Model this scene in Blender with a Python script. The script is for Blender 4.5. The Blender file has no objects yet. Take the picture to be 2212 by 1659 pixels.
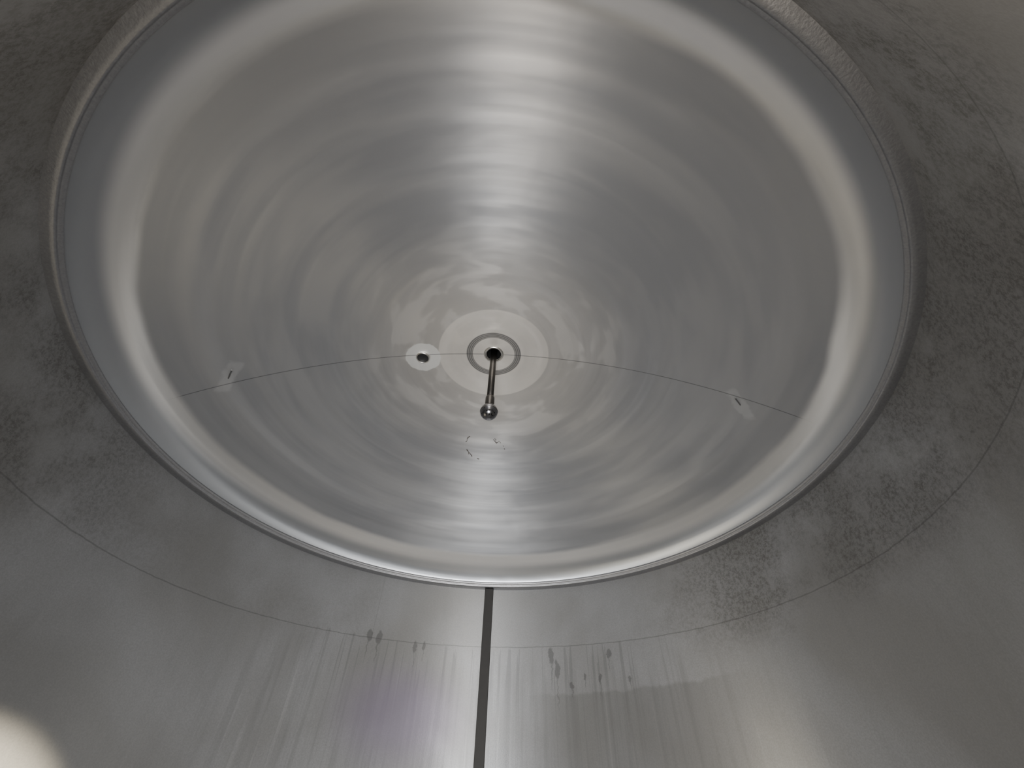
import bpy, bmesh, math, random
from mathutils import Vector, Matrix
random.seed(4)
Z0 = 1.6           # height of the photographer's phone above the ground
S = bpy.context.scene

# ---------------------------------------------------------------- node helpers
class NT:
    def __init__(self, name):
        self.mat = bpy.data.materials.new(name); self.mat.use_nodes = True
        self.nt = self.mat.node_tree; self.nt.nodes.clear()
    def n(self, t, **kw):
        nd = self.nt.nodes.new(t)
        for k, v in kw.items(): setattr(nd, k, v)
        return nd
    def l(self, a, b): self.nt.links.new(a, b)
    def put(self, sock, v):
        if isinstance(v, bpy.types.NodeSocket): self.l(v, sock)
        else: sock.default_value = v
    def m(self, op, a, b=0.0, c=None, clamp=False):
        nd = self.n('ShaderNodeMath', operation=op, use_clamp=clamp)
        self.put(nd.inputs[0], a)
        self.put(nd.inputs[1], b)
        if c is not None: self.put(nd.inputs[2], c)
        return nd.outputs[0]
    def ss(self, v, a, b, o0=0.0, o1=1.0):
        nd = self.n('ShaderNodeMapRange', interpolation_type='SMOOTHSTEP')
        self.put(nd.inputs[0], v); nd.inputs[1].default_value = a; nd.inputs[2].default_value = b
        nd.inputs[3].default_value = o0; nd.inputs[4].default_value = o1
        return nd.outputs[0]
    def comb(self, x, y, z):
        nd = self.n('ShaderNodeCombineXYZ')
        for i, v in enumerate((x, y, z)): self.put(nd.inputs[i], v)
        return nd.outputs[0]
    def noise(self, vec, scale=1, detail=2, rough=0.5, dist=0.0):
        nd = self.n('ShaderNodeTexNoise')
        self.put(nd.inputs['Vector'], vec)
        nd.inputs['Scale'].default_value = scale; nd.inputs['Detail'].default_value = detail
        nd.inputs['Roughness'].default_value = rough; nd.inputs['Distortion'].default_value = dist
        return nd.outputs[0]
    def mix(self, f, a, b):
        nd = self.n('ShaderNodeMix', data_type='RGBA')
        self.put(nd.inputs[0], f)
        self.put(nd.inputs[6], a if isinstance(a, bpy.types.NodeSocket) else (*a, 1))
        self.put(nd.inputs[7], b if isinstance(b, bpy.types.NodeSocket) else (*b, 1))
        return nd.outputs[2]
    def xyz(self):
        tc = self.n('ShaderNodeTexCoord'); sp = self.n('ShaderNodeSeparateXYZ')
        self.l(tc.outputs['Object'], sp.inputs[0])
        return tc.outputs['Object'], sp.outputs[0], sp.outputs[1], sp.outputs[2]
    def metal(self, col, rough, aniso=0.0, rot=0.0, normal=None):
        p = self.n('ShaderNodeBsdfPrincipled')
        self.put(p.inputs['Base Color'], col)
        p.inputs['Metallic'].default_value = 1.0
        self.put(p.inputs['Roughness'], rough)
        self.put(p.inputs['Anisotropic'], aniso)
        p.inputs['Anisotropic Rotation'].default_value = rot
        if not (isinstance(aniso, float) and aniso == 0.0):
            if not hasattr(self, 'tan'):
                self.tan = self.n('ShaderNodeTangent', direction_type='RADIAL', axis='Z').outputs[0]
            self.l(self.tan, p.inputs['Tangent'])
        if normal is not None: self.l(normal, p.inputs['Normal'])
        return p.outputs[0]
    def mixs(self, f, a, b):
        mx = self.n('ShaderNodeMixShader'); self.put(mx.inputs[0], f)
        self.l(a, mx.inputs[1]); self.l(b, mx.inputs[2]); return mx.outputs[0]
    def out(self, s):
        o = self.n('ShaderNodeOutputMaterial'); self.l(s, o.inputs[0]); return self.mat

LUGS = ((-.955, -.03, .62), (.935, .03, -.75))
# ---------------------------------------------------------------- materials
def head_material():
    t = NT('spun_steel_head'); P, x, y, z = t.xyz()
    r = t.m('SQRT', t.m('ADD', t.m('MULTIPLY', x, x), t.m('MULTIPLY', y, y)))
    rs = t.m('MAXIMUM', r, 0.001)
    cx = t.m('DIVIDE', x, rs); cy = t.m('DIVIDE', y, rs)
    # concentric spinning ripples
    rings = t.noise(t.comb(t.m('MULTIPLY', r, 13), t.m('MULTIPLY', cx, .35), t.m('MULTIPLY', cy, .35)), 1, 1.5, .5)
    mid = t.noise(t.comb(t.m('MULTIPLY', r, 42), t.m('MULTIPLY', cx, .6), t.m('MULTIPLY', cy, .6)), 1, 1.5, .5)
    fine = t.noise(t.comb(t.m('MULTIPLY', r, 160), t.m('MULTIPLY', cx, 1.5), t.m('MULTIPLY', cy, 1.5)), 1, 2, .5)
    blot = t.noise(P, 3.2, 2, .5, .6)
    h = t.m('ADD', t.m('MULTIPLY', rings, 0.0082), t.m('MULTIPLY', fine, 0.00006))
    h = t.m('ADD', h, t.m('MULTIPLY', mid, 0.0009))
    h = t.m('ADD', h, t.m('MULTIPLY', blot, 0.0018))
    # pressed ridge where crown meets knuckle
    gr = t.m('DIVIDE', t.m('SUBTRACT', r, .99), .032)
    h = t.m('ADD', h, t.m('MULTIPLY', t.m('EXPONENT', t.m('MULTIPLY', t.m('MULTIPLY', gr, gr), -1.0)), .0032))
    seam = t.m('MULTIPLY', t.ss(t.m('ABSOLUTE', y), .0008, .0022, 1, 0), t.ss(r, 1.08, 1.17, 1, 0))
    seam = t.m('MULTIPLY', seam, t.ss(r, .03, .035))
    b = t.n('ShaderNodeBump'); b.inputs['Strength'].default_value = 1.0; b.inputs['Distance'].default_value = 1.0
    t.l(h, b.inputs['Height'])
    # polish patches, and a warm central glow painted into the colour
    patchy = t.noise(t.comb(t.m('MULTIPLY', r, 12), t.m('MULTIPLY', cx, 1.8), t.m('MULTIPLY', cy, 1.8)), 1, 2, .55, .3)
    col = t.mix(t.ss(patchy, .35, .65), (.48, .487, .505), (.54, .543, .553))
    col = t.mix(t.ss(r, .18, .66, .75, 0), col, (.78, .745, .695))  # glow as base colour, fading outwards
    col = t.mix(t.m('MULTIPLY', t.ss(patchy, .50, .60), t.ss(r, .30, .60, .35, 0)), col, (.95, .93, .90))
    # knuckle's reflected ring painted in: steel darkened either side of the crest
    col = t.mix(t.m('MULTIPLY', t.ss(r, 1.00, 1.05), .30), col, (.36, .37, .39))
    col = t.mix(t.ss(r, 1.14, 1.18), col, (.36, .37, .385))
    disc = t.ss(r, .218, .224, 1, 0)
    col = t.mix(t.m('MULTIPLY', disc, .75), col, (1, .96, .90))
    ring = t.m('MULTIPLY', t.ss(r, .083, .087), t.ss(r, .108, .112, 1, 0))
    wav = t.m('SINE', t.m('MULTIPLY', r, 900))
    col = t.mix(t.m('MULTIPLY', ring, t.m('ADD', .7, t.m('MULTIPLY', wav, .2))), col, (.14, .14, .145))
    # polished halo around the side nozzle
    nx = t.m('ADD', x, .285); ny = t.m('SUBTRACT', y, .012)
    nr = t.m('SQRT', t.m('ADD', t.m('MULTIPLY', nx, nx), t.m('MULTIPLY', ny, ny)))
    nw = t.m('ADD', nr, t.m('MULTIPLY', t.m('SUBTRACT', t.noise(P, 25, 2), .5), .02))
    halo = t.ss(nw, .068, .073, 1, 0)
    col = t.mix(halo, col, (1, 1, .98))
    # ground-off lug marks beside the seam
    for (px, py, a) in LUGS:
        ux = t.m('SUBTRACT', x, px); uy = t.m('SUBTRACT', y, py)
        ca, sa = math.cos(a), math.sin(a)
        lx = t.m('ABSOLUTE', t.m('ADD', t.m('MULTIPLY', ux, ca), t.m('MULTIPLY', uy, sa)))
        ly = t.m('ABSOLUTE', t.m('SUBTRACT', t.m('MULTIPLY', uy, ca), t.m('MULTIPLY', ux, sa)))
        lw = t.m('MULTIPLY', t.m('SUBTRACT', t.noise(P, 30, 2), .5), .03)
        k = t.m('MULTIPLY', t.ss(t.m('ADD', lx, lw), .014, .026, 1, 0), t.ss(t.m('ADD', ly, lw), .060, .08, 1, 0))
        col = t.mix(t.m('MULTIPLY', k, .30), col, (.85, .85, .85))
    col = t.mix(t.m('MULTIPLY', seam, .6), col, (.08, .08, .08))
    rough = t.m('ADD', t.ss(patchy, .3, .7, .36, .45), t.m('MULTIPLY', disc, .04))
    rough = t.m('ADD', rough, t.m('MULTIPLY', halo, .12))
    an = t.m('SUBTRACT', .86, t.ss(r, .12, .60, .5, 0))
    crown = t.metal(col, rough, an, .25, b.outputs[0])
    kcol = t.mix(t.ss(r, 1.14, 1.172), (1, .975, .93), (.36, .37, .385))  # pale crest paints the highlight ring, grey outside it
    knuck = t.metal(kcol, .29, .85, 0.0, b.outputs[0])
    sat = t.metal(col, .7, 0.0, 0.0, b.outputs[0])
    wr = t.m('ADD', r, t.m('MULTIPLY', t.m('SUBTRACT', t.noise(P, 3.0, 2), .5), .03))
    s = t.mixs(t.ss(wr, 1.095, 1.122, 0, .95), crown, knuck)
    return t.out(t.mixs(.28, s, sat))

def wall_material():
    t = NT('stained_steel_shell'); P, x, y, z = t.xyz()
    th = t.m('ARCTAN2', x, y)            # 0 on the far side, + to the right
    arc = t.m('MULTIPLY', th, 1.245)
    uv = t.comb(arc, z, 0.0)
    base = (.325, .328, .335)
    low = t.noise(P, 1.6, 3, .5, .4)
    col = t.mix(t.ss(low, .35, .68), base, (.26, .259, .255))
    # vertical streaks, stronger below the course weld
    st = t.noise(t.comb(t.m('MULTIPLY', arc, 30), t.m('MULTIPLY', z, 1.4), 0.0), 1, 3, .6)
    below = t.m('MULTIPLY', t.ss(z, .52, .70, 1, .12), t.ss(t.m('ABSOLUTE', arc), .8, 1.3, 1, .2))
    col = t.mix(t.m('MULTIPLY', t.ss(st, .45, .7), t.m('MULTIPLY', below, .24)), col, (.13, .13, .13))
    st2 = t.noise(t.comb(t.m('MULTIPLY', arc, 55), t.m('MULTIPLY', z, 1.6), 3.0), 1, 1, .5)
    col = t.mix(t.m('MULTIPLY', t.ss(st2, .64, .74), t.m('MULTIPLY', below, .14)), col, (.55, .55, .55))
    # thin runs starting at ragged heights under the weld
    cell = t.noise(t.comb(t.m('MULTIPLY', arc, 34), 7.0, 0.0), 1, 2, .6)
    start = t.ss(cell, .3, .7, .50, .84)
    run = t.noise(t.comb(t.m('MULTIPLY', arc, 85), t.m('MULTIPLY', z, .8), 11.0), 1, 1, .5)
    rm = t.m('MULTIPLY', t.ss(run, .53, .63), t.ss(t.m('SUBTRACT', z, start), -.008, .0, 1, 0))
    rm = t.m('MULTIPLY', rm, t.ss(t.m('ABSOLUTE', arc), .6, 1.0, 1, 0))
    rm = t.m('MULTIPLY', rm, t.ss(z, .69, .705, 1, 0))
    rm = t.m('MULTIPLY', rm, t.ss(z, .40, .62, .35, 1))
    col = t.mix(t.m('MULTIPLY', rm, .28), col, (.10, .10, .10))
    # dirty tidemark area (right hand side of the far wall)
    tide = t.m('ADD', z, t.m('MULTIPLY', t.noise(t.comb(t.m('MULTIPLY', arc, 9), 0.0, 0.0), 1, 3, .6), .06))
    tm = t.m('MULTIPLY', t.ss(tide, .535, .55, 1, 0), t.m('MULTIPLY', t.ss(arc, .15, .4), t.ss(arc, .9, 1.2, 1, 0)))
    col = t.mix(t.m('MULTIPLY', tm, .34), col, (.13, .128, .12))
    # mottled corrosion speckle
    big = t.noise(P, 3.4, 5, .68, .2)
    sp = t.noise(P, 75, 5, .85, .1)
    side = t.m('MULTIPLY', t.ss(th, .35, 1.1), t.ss(z, .50, .74))
    sideL = t.m('MULTIPLY', t.ss(th, -1.75, -1.15, 1, .22), t.m('MULTIPLY', t.ss(th, -.5, -.3, 1, 0), t.ss(z, .5, .74)))
    side = t.m('MAXIMUM', side, sideL)
    bm = t.m('MULTIPLY', t.ss(big, .34, .60), side)
    mott = t.m('MULTIPLY', t.ss(sp, .42, .62), bm)
    col = t.mix(t.m('ADD', t.m('MULTIPLY', mott, .42), t.m('MULTIPLY', bm, .24)), col, (.09, .086, .078))
    grain = t.noise(P, 220, 3, .7)
    col = t.mix(t.ss(grain, .3, .7, 0, .25), col, (.15, .15, .15))
    # drip blobs with tails
    drips = [(-.560, .70, .014, .030), (-.515, .70, .015, .032), (-.30, .69, .010, .022), (-.34,.68,.008,.03),
             (.31, .665, .016, .040), (.335, .61, .014, .045), (.58, .655, .011, .022), (.40, .545, .009, .015),
             (.46, .575, .008, .015), (.53, .565, .008, .020), (.66, .55, .009, .014)]
    wob = t.m('MULTIPLY', t.m('SUBTRACT', t.noise(uv, 30, 3, .6), .5), .03)
    dm = None
    for (a, zz, wa, wz) in drips:
        da = t.m('DIVIDE', t.m('ADD', t.m('SUBTRACT', arc, a), wob), wa)
        dz = t.m('DIVIDE', t.m('SUBTRACT', z, zz), wz)
        d = t.m('SQRT', t.m('ADD', t.m('MULTIPLY', da, da), t.m('MULTIPLY', dz, dz)))
        k = t.ss(d, .70, 1.05, 1, 0)
        tail = t.m('MULTIPLY', t.ss(t.m('ABSOLUTE', da), .12, .25, 1, 0), t.m('MULTIPLY', t.ss(z, zz - .01, zz, 1, 0), t.ss(z, zz - wz * 4, zz - wz * 2, 0, .7)))
        k = t.m('MAXIMUM', k, tail)
        dm = k if dm is None else t.m('MAXIMUM', dm, k)
    col = t.mix(t.m('MULTIPLY', dm, .48), col, (.08, .08, .08))
    # violet reflection painted into the wall colour, lower left
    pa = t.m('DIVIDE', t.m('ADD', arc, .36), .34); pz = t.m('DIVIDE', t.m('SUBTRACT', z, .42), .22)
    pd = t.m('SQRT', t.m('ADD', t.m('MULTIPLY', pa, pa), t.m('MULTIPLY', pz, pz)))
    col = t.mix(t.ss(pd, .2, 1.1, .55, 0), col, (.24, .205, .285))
    # welds (the course weld sags a little at the sides)
    xr = t.m('DIVIDE', x, 1.24)
    sag = t.m('SUBTRACT', t.m('MULTIPLY', t.m('MULTIPLY', xr, xr), .045), t.m('MULTIPLY', xr, .010))
    wz = t.m('ADD', t.m('ADD', z, sag), t.m('MULTIPLY', t.m('SUBTRACT', t.noise(P, 22, 2), .5), .006))
    s1 = t.ss(t.m('ABSOLUTE', t.m('SUBTRACT', wz, .704)), .0010, .0030, 1, 0)
    s2 = t.m('MULTIPLY', t.ss(t.m('ABSOLUTE', t.m('ADD', arc, .55)), .001, .0025, 1, 0), t.ss(z, .70, .705, 0, .4))
    col = t.mix(t.m('MULTIPLY', t.m('MAXIMUM', s1, s2), .36), col, (.07, .07, .07))
    h = t.m('ADD', t.m('MULTIPLY', low, .004), t.m('MULTIPLY', st, .0002))
    h = t.m('ADD', h, t.m('MULTIPLY', t.noise(P, 300, 2), .0001))
    b = t.n('ShaderNodeBump'); b.inputs['Strength'].default_value = 1.0; b.inputs['Distance'].default_value = 1.0
    t.l(h, b.inputs['Height'])
    rough = t.m('ADD', .36, t.m('MULTIPLY', mott, .25))
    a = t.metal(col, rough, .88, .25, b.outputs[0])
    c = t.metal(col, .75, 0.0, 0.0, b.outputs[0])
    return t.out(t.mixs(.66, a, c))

def plain(name, col, rough, metal=1.0, bump=0.0, scale=200):
    t = NT(name); P, x, y, z = t.xyz()
    nz = t.noise(P, scale, 3, .6)
    c = t.mix(nz, tuple(v * .75 for v in col), tuple(min(1, v * 1.2) for v in col))
    p = t.n('ShaderNodeBsdfPrincipled'); t.l(c, p.inputs['Base Color'])
    p.inputs['Metallic'].default_value = metal
    p.inputs['Roughness'].default_value = rough
    b = t.n('ShaderNodeBump'); b.inputs['Strength'].default_value = .3; b.inputs['Distance'].default_value = bump
    t.l(nz, b.inputs['Height'])
    if bump: t.l(b.outputs[0], p.inputs['Normal'])
    return t.out(p.outputs[0])

def ball_material():
    t = NT('perforated_spray_ball_steel'); P, x, y, z = t.xyz()
    v = t.n('ShaderNodeTexVoronoi'); t.l(P, v.inputs['Vector']); v.inputs['Scale'].default_value = 110
    v.inputs['Randomness'].default_value = .5
    hole = t.ss(v.outputs['Distance'], .22, .3, 1, 0)
    c = t.mix(hole, (.20, .20, .21), (.02, .02, .02))
    return t.out(t.metal(c, .22))

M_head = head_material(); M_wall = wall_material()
M_weld = plain('weld_bead_steel', (.36, .36, .37), .42, 1, .002, 160)
M_scar = plain('lug_scar_steel', (.26, .26, .26), .45, 1)
M_dark = plain('dark_bore', (.01, .01, .01), .6, .0)
M_rod = plain('dull_pipe_steel', (.075, .07, .065), .36, 1, .0003, 120)
M_bar = plain('dark_guide_steel', (.02, .019, .018), .65, .2, .0005, 60)
M_pol = plain('polished_collar', (.62, .60, .56), .3, 1)
M_ink = plain('marker_scribble', (.05, .038, .03), .8, 0)
M_floor = plain('dull_bottom_steel', (.30, .30, .30), .5, 1)
M_ball = ball_material()

# ---------------------------------------------------------------- geometry helpers
def empty(name, loc):
    e = bpy.data.objects.new(name, None); S.collection.objects.link(e); e.location = loc
    e.empty_display_size = .1; return e
def revolve(name, prof, mat, parent=None, seg=288, inward=True, loc=(0, 0, 0), closed=False):
    bm = bmesh.new(); rings = []
    for (r, z) in prof:
        if r < 1e-5: rings.append([bm.verts.new((0, 0, z))])
        else: rings.append([bm.verts.new((r * math.cos(2 * math.pi * i / seg), r * math.sin(2 * math.pi * i / seg), z)) for i in range(seg)])
    pairs = list(zip(rings[:-1], rings[1:]))
    if closed: pairs.append((rings[-1], rings[0]))
    for a, b in pairs:
        for i in range(seg):
            j = (i + 1) % seg
            if len(a) == 1: bm.faces.new((a[0], b[i], b[j]))
            elif len(b) == 1: bm.faces.new((a[i], a[j], b[0]))
            else: bm.faces.new((a[i], a[j], b[j], b[i]))
    for f in bm.faces: f.smooth = True
    if not inward: bmesh.ops.recalc_face_normals(bm, faces=bm.faces)
    else:
        for f in bm.faces: f.normal_flip()
    me = bpy.data.meshes.new(name); bm.to_mesh(me); bm.free()
    ob = bpy.data.objects.new(name, me); S.collection.objects.link(ob)
    me.materials.append(mat); ob.location = loc
    if parent: ob.parent = parent
    return ob

tank = empty('stainless_steel_tank', (0, 0, Z0))

# dished (torispherical) head profile
RT, RK, RC, top = 1.220, .22, 2.2, 1.404
al = math.asin((RT - RK) / (RC - RK))
ZF = top - RC + (RC - RK) * math.cos(al)
def dish_z(r):
    if r < RC * math.sin(al): return top - RC + math.sqrt(RC * RC - r * r)
    return ZF + math.sqrt(max(0, RK * RK - (r - RT + RK) ** 2))
HOLE_R = .030
ZR = .996
a0 = math.asin((ZR - ZF) / RK)
prof = []
for i in range(0, 33):
    a = a0 + (math.pi / 2 - al - a0) * i / 32
    prof.append((RT - RK + RK * math.cos(a), ZF + RK * math.sin(a)))
RR = prof[0][0]
r0 = RC * math.sin(al)
for i in range(1, 70):
    r = r0 + (HOLE_R - r0) * i / 69
    prof.append((r, dish_z(r)))
head = revolve('dished_head', prof, M_head, tank)
NXc, NYc = -.285, .012

# weld bead / lip between head and shell: two fine parallel beads
RS = 1.230
bead = [(RS + .003, ZR - .024), (RR + .010, ZR - .022), (RR + .001, ZR - .020), (RR - .003, ZR - .016), (RR - .001, ZR - .0125), (RR - .003, ZR - .010),
        (RR - .008, ZR - .007), (RR - .009, ZR - .002), (RR - .005, ZR + .003), (RR - .002, ZR + .001), (RR + .001, ZR - .001), (RS + .003, ZR - .001)]
revolve('head_to_shell_weld', bead, M_weld, tank)
# shell
sh = [(RS, -1.0 + (ZR - .018 + 1.0) * i / 40) for i in range(41)]
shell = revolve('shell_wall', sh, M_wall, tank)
# manhole opening in the shell behind the phone: delete faces and add a neck
MH = (-.12, .27)  # centre height, radius
bm = bmesh.new(); bm.from_mesh(shell.data)
kill = [f for f in bm.faces if f.calc_center_median().y < 0 and math.hypot(f.calc_center_median().x, f.calc_center_median().z - MH[0]) < MH[1]]
bmesh.ops.delete(bm, geom=kill, context='FACES'); bm.to_mesh(shell.data); bm.free()
neck = revolve('manhole_neck', [(MH[1] - .01, -.04), (MH[1] - .01, .18), (MH[1] + .08, .18), (MH[1] + .08, .165), (MH[1] + .01, .165), (MH[1] + .01, 0), (MH[1] + .05, -.005), (MH[1] + .05, -.04)], M_weld, tank, 96, False, closed=True)
neck.rotation_euler = (math.radians(90), 0, 0); neck.location = (0, -1.23, MH[0])
# bottom head
bp = [(0, -1.38)] + [(1.24 * math.sin(a), -1.0 - .38 * math.cos(a)) for a in [math.pi / 2 * i / 24 for i in range(1, 25)]]
revolve('bottom_head', bp, M_floor, tank, inward=False)

# central nozzle collar and bore
zc = top
revolve('rod_socket', [(.031, zc + .12), (.031, zc - .001), (.033, zc - .004), (.038, zc - .004), (.041, zc + .0005)], M_dark, tank, 64)
revolve('rod_socket_ring', [(.0312, zc - .0005), (.033, zc - .005), (.038, zc - .005), (.041, zc + .0005)], M_pol, tank, 64)
revolve('rod_socket_bore', [(.0, zc + .118), (.0305, zc + .118), (.0305, zc + .004)], M_dark, tank, 64)
# side nozzle: neck stub with a dark bore
zn = dish_z(math.hypot(NXc, NYc))
revolve('side_nozzle', [(.0225, -.005), (.0232, -.007), (.0255, -.0075), (.028, -.004), (.030, .004)], M_pol, tank, 64, True, (NXc, NYc, zn))
revolve('side_nozzle_bore', [(0, -.0055), (.0227, -.0055), (.0228, -.003)], M_dark, tank, 64, True, (NXc, NYc, zn))

# ---------------------------------------------------------------- spray ball on its pipe
TIP = 1.083
sb = empty('spray_ball', (0, 0, Z0))
rr = .0125
rod = revolve('supply_pipe', [(0, TIP + .02), (rr, TIP + .02), (rr, top + .11), (0, top + .11)], M_rod, sb, 48, False)
for f in rod.data.polygons: f.use_smooth = len(f.vertices) == 4
revolve('ball_collar', [(rr, TIP + .075), (.0155, TIP + .072), (.0165, TIP + .066), (.0165, TIP + .03), (.0155, TIP + .026), (.0125, TIP + .022)], M_rod, sb, 48, False)
bpf = [(.031 * math.sin(math.pi * i / 32), -.031 * math.cos(math.pi * i / 32)) for i in range(33)]
bpf[0] = (0, -.031); bpf[-1] = (0, .031)
ball = revolve('perforated_ball', bpf, M_ball, sb, 64, False, (0, 0, TIP))
revolve('ball_seam', [(.0310, -.0012), (.0318, -.0006), (.0318, .0006), (.0310, .0012)], M_rod, sb, 64, False, (0, 0, TIP))

# ---------------------------------------------------------------- guide bar along the far wall
g = empty('level_guide_rail', (0, 0, Z0))
def box(name, sx, sy, z0, z1, loc, mat, parent, bev=.003):
    bm = bmesh.new(); bmesh.ops.create_cube(bm, size=1)
    for v in bm.verts: v.co = Vector((v.co.x * sx, v.co.y * sy, z0 + (v.co.z + .5) * (z1 - z0)))
    bmesh.ops.bevel(bm, geom=bm.edges[:], offset=bev, segments=3, affect='EDGES', profile=.6)
    me = bpy.data.meshes.new(name); bm.to_mesh(me); bm.free(); me.materials.append(mat)
    ob = bpy.data.objects.new(name, me); S.collection.objects.link(ob); ob.location = loc; ob.parent = parent
    return ob
box('rail', .044, .016, -.95, ZR - .024, (-.004, 1.220, 0), M_bar, g, .004)

# weld scars where lifting lugs were ground off
for nm, (px, py, a) in zip(('lug_scar_a', 'lug_scar_b'), LUGS):
    o = box(nm, .005, .085, -.002, .002, (px, py, dish_z(abs(px)) - .0005), M_scar, tank, .0015)
    o.rotation_euler = (0, math.asin(px / RC), a)

# ---------------------------------------------------------------- scribbled marks on the head
def scribble(name, pts, w):
    cu = bpy.data.curves.new(name, 'CURVE'); cu.dimensions = '3D'; cu.bevel_depth = w; cu.bevel_resolution = 1
    for st in pts:
        sp = cu.splines.new('POLY'); sp.points.add(len(st) - 1)
        for i, (px, py) in enumerate(st):
            sp.points[i].co = (px, py, dish_z(math.hypot(px, py)) - .0002, 1)
            sp.points[i].radius = random.uniform(.4, 1.3)
    ob = bpy.data.objects.new(name, cu); S.collection.objects.link(ob); cu.materials.append(M_ink); return ob
J = lambda p, s=.004: (p[0] + random.uniform(-s, s), p[1] + random.uniform(-s, s))
YO = .505
arc1 = [(-.045 + .085 * math.cos(a), YO + .085 * math.sin(a)) for a in [math.radians(105 + 8 * k) for k in range(20)]]
sc = scribble('marker_scribble', [
    [J(p, .002) for p in arc1[0:2]], [J(p) for p in arc1[3:8]], [J(p) for p in arc1[5:8]], [J(p) for p in arc1[11:15]], [J(p) for p in arc1[12:15]], [J(p, .002) for p in arc1[17:18]] * 2,
    [(.005, YO - .04), (.012, YO - .033), (.008, YO - .02), (.02, YO - .017), (.026, YO - .027), (.034, YO - .015)],
    [(.0, YO - .035), (.006, YO - .023), (.016, YO - .011)], [(.05, YO + .015), (.055, YO + .021)], [(.045, YO), (.05, YO + .003)]], .0018)
sc.parent = tank

# ---------------------------------------------------------------- camera
f_px = 962.0
cam_d = bpy.data.cameras.new('camera'); cam = bpy.data.objects.new('camera', cam_d); S.collection.objects.link(cam)
cam_d.sensor_fit = 'HORIZONTAL'; cam_d.sensor_width = 36; cam_d.lens = 36 * f_px / 2212
cam_d.clip_start = .01
t_ = math.radians(42.82); ro = math.radians(1.93)
F = Vector((0, math.sin(t_), math.cos(t_))); X = Vector((1, 0, 0)); U = Vector((0, -math.cos(t_), math.sin(t_)))
Rr = math.cos(ro) * X + math.sin(ro) * U; Uu = -math.sin(ro) * X + math.cos(ro) * U
m = Matrix((Rr, Uu, -F)).transposed().to_4x4(); m.translation = Vector((.078, -1.1406, Z0))
cam.matrix_world = m
S.camera = cam

# ---------------------------------------------------------------- light
def area(name, loc, tgt, size, power, col):
    L = bpy.data.lights.new(name, 'AREA'); L.shape = 'DISK'; L.size = size; L.energy = power; L.color = col
    o = bpy.data.objects.new(name, L); S.collection.objects.link(o); o.location = loc
    o.rotation_euler = (Vector(tgt) - Vector(loc)).to_track_quat('-Z', 'Y').to_euler(); return o
area('daylight_through_manhole', (0, -1.30, Z0 - .12), (0, 0, Z0 + .75), .42, 48, (.93, .965, 1))
# phone torch beside the lens
P = bpy.data.lights.new('phone_torch', 'POINT'); P.energy = 44; P.color = (1, .88, .73); P.shadow_soft_size = .02
po = bpy.data.objects.new('phone_torch', P); S.collection.objects.link(po); po.location = (.085, -1.15, Z0 - .01)
# sunbeam falling through the manhole on the left wall
sp = bpy.data.lights.new('sunbeam', 'SPOT'); sp.energy = 3600; sp.color = (1, .87, .64); sp.spot_size = math.radians(21); sp.spot_blend = .4; sp.shadow_soft_size = .02
so = bpy.data.objects.new('sunbeam', sp); S.collection.objects.link(so); so.location = (.16, -1.28, Z0 - .14)
so.rotation_euler = (Vector((-1.2, .18, Z0 - .13)) - so.location).to_track_quat('-Z', 'Y').to_euler()

w = bpy.data.worlds.new('outdoor_daylight'); S.world = w; w.use_nodes = True
bg = w.node_tree.nodes['Background']; bg.inputs[0].default_value = (.75, .85, 1, 1); bg.inputs[1].default_value = 1.0
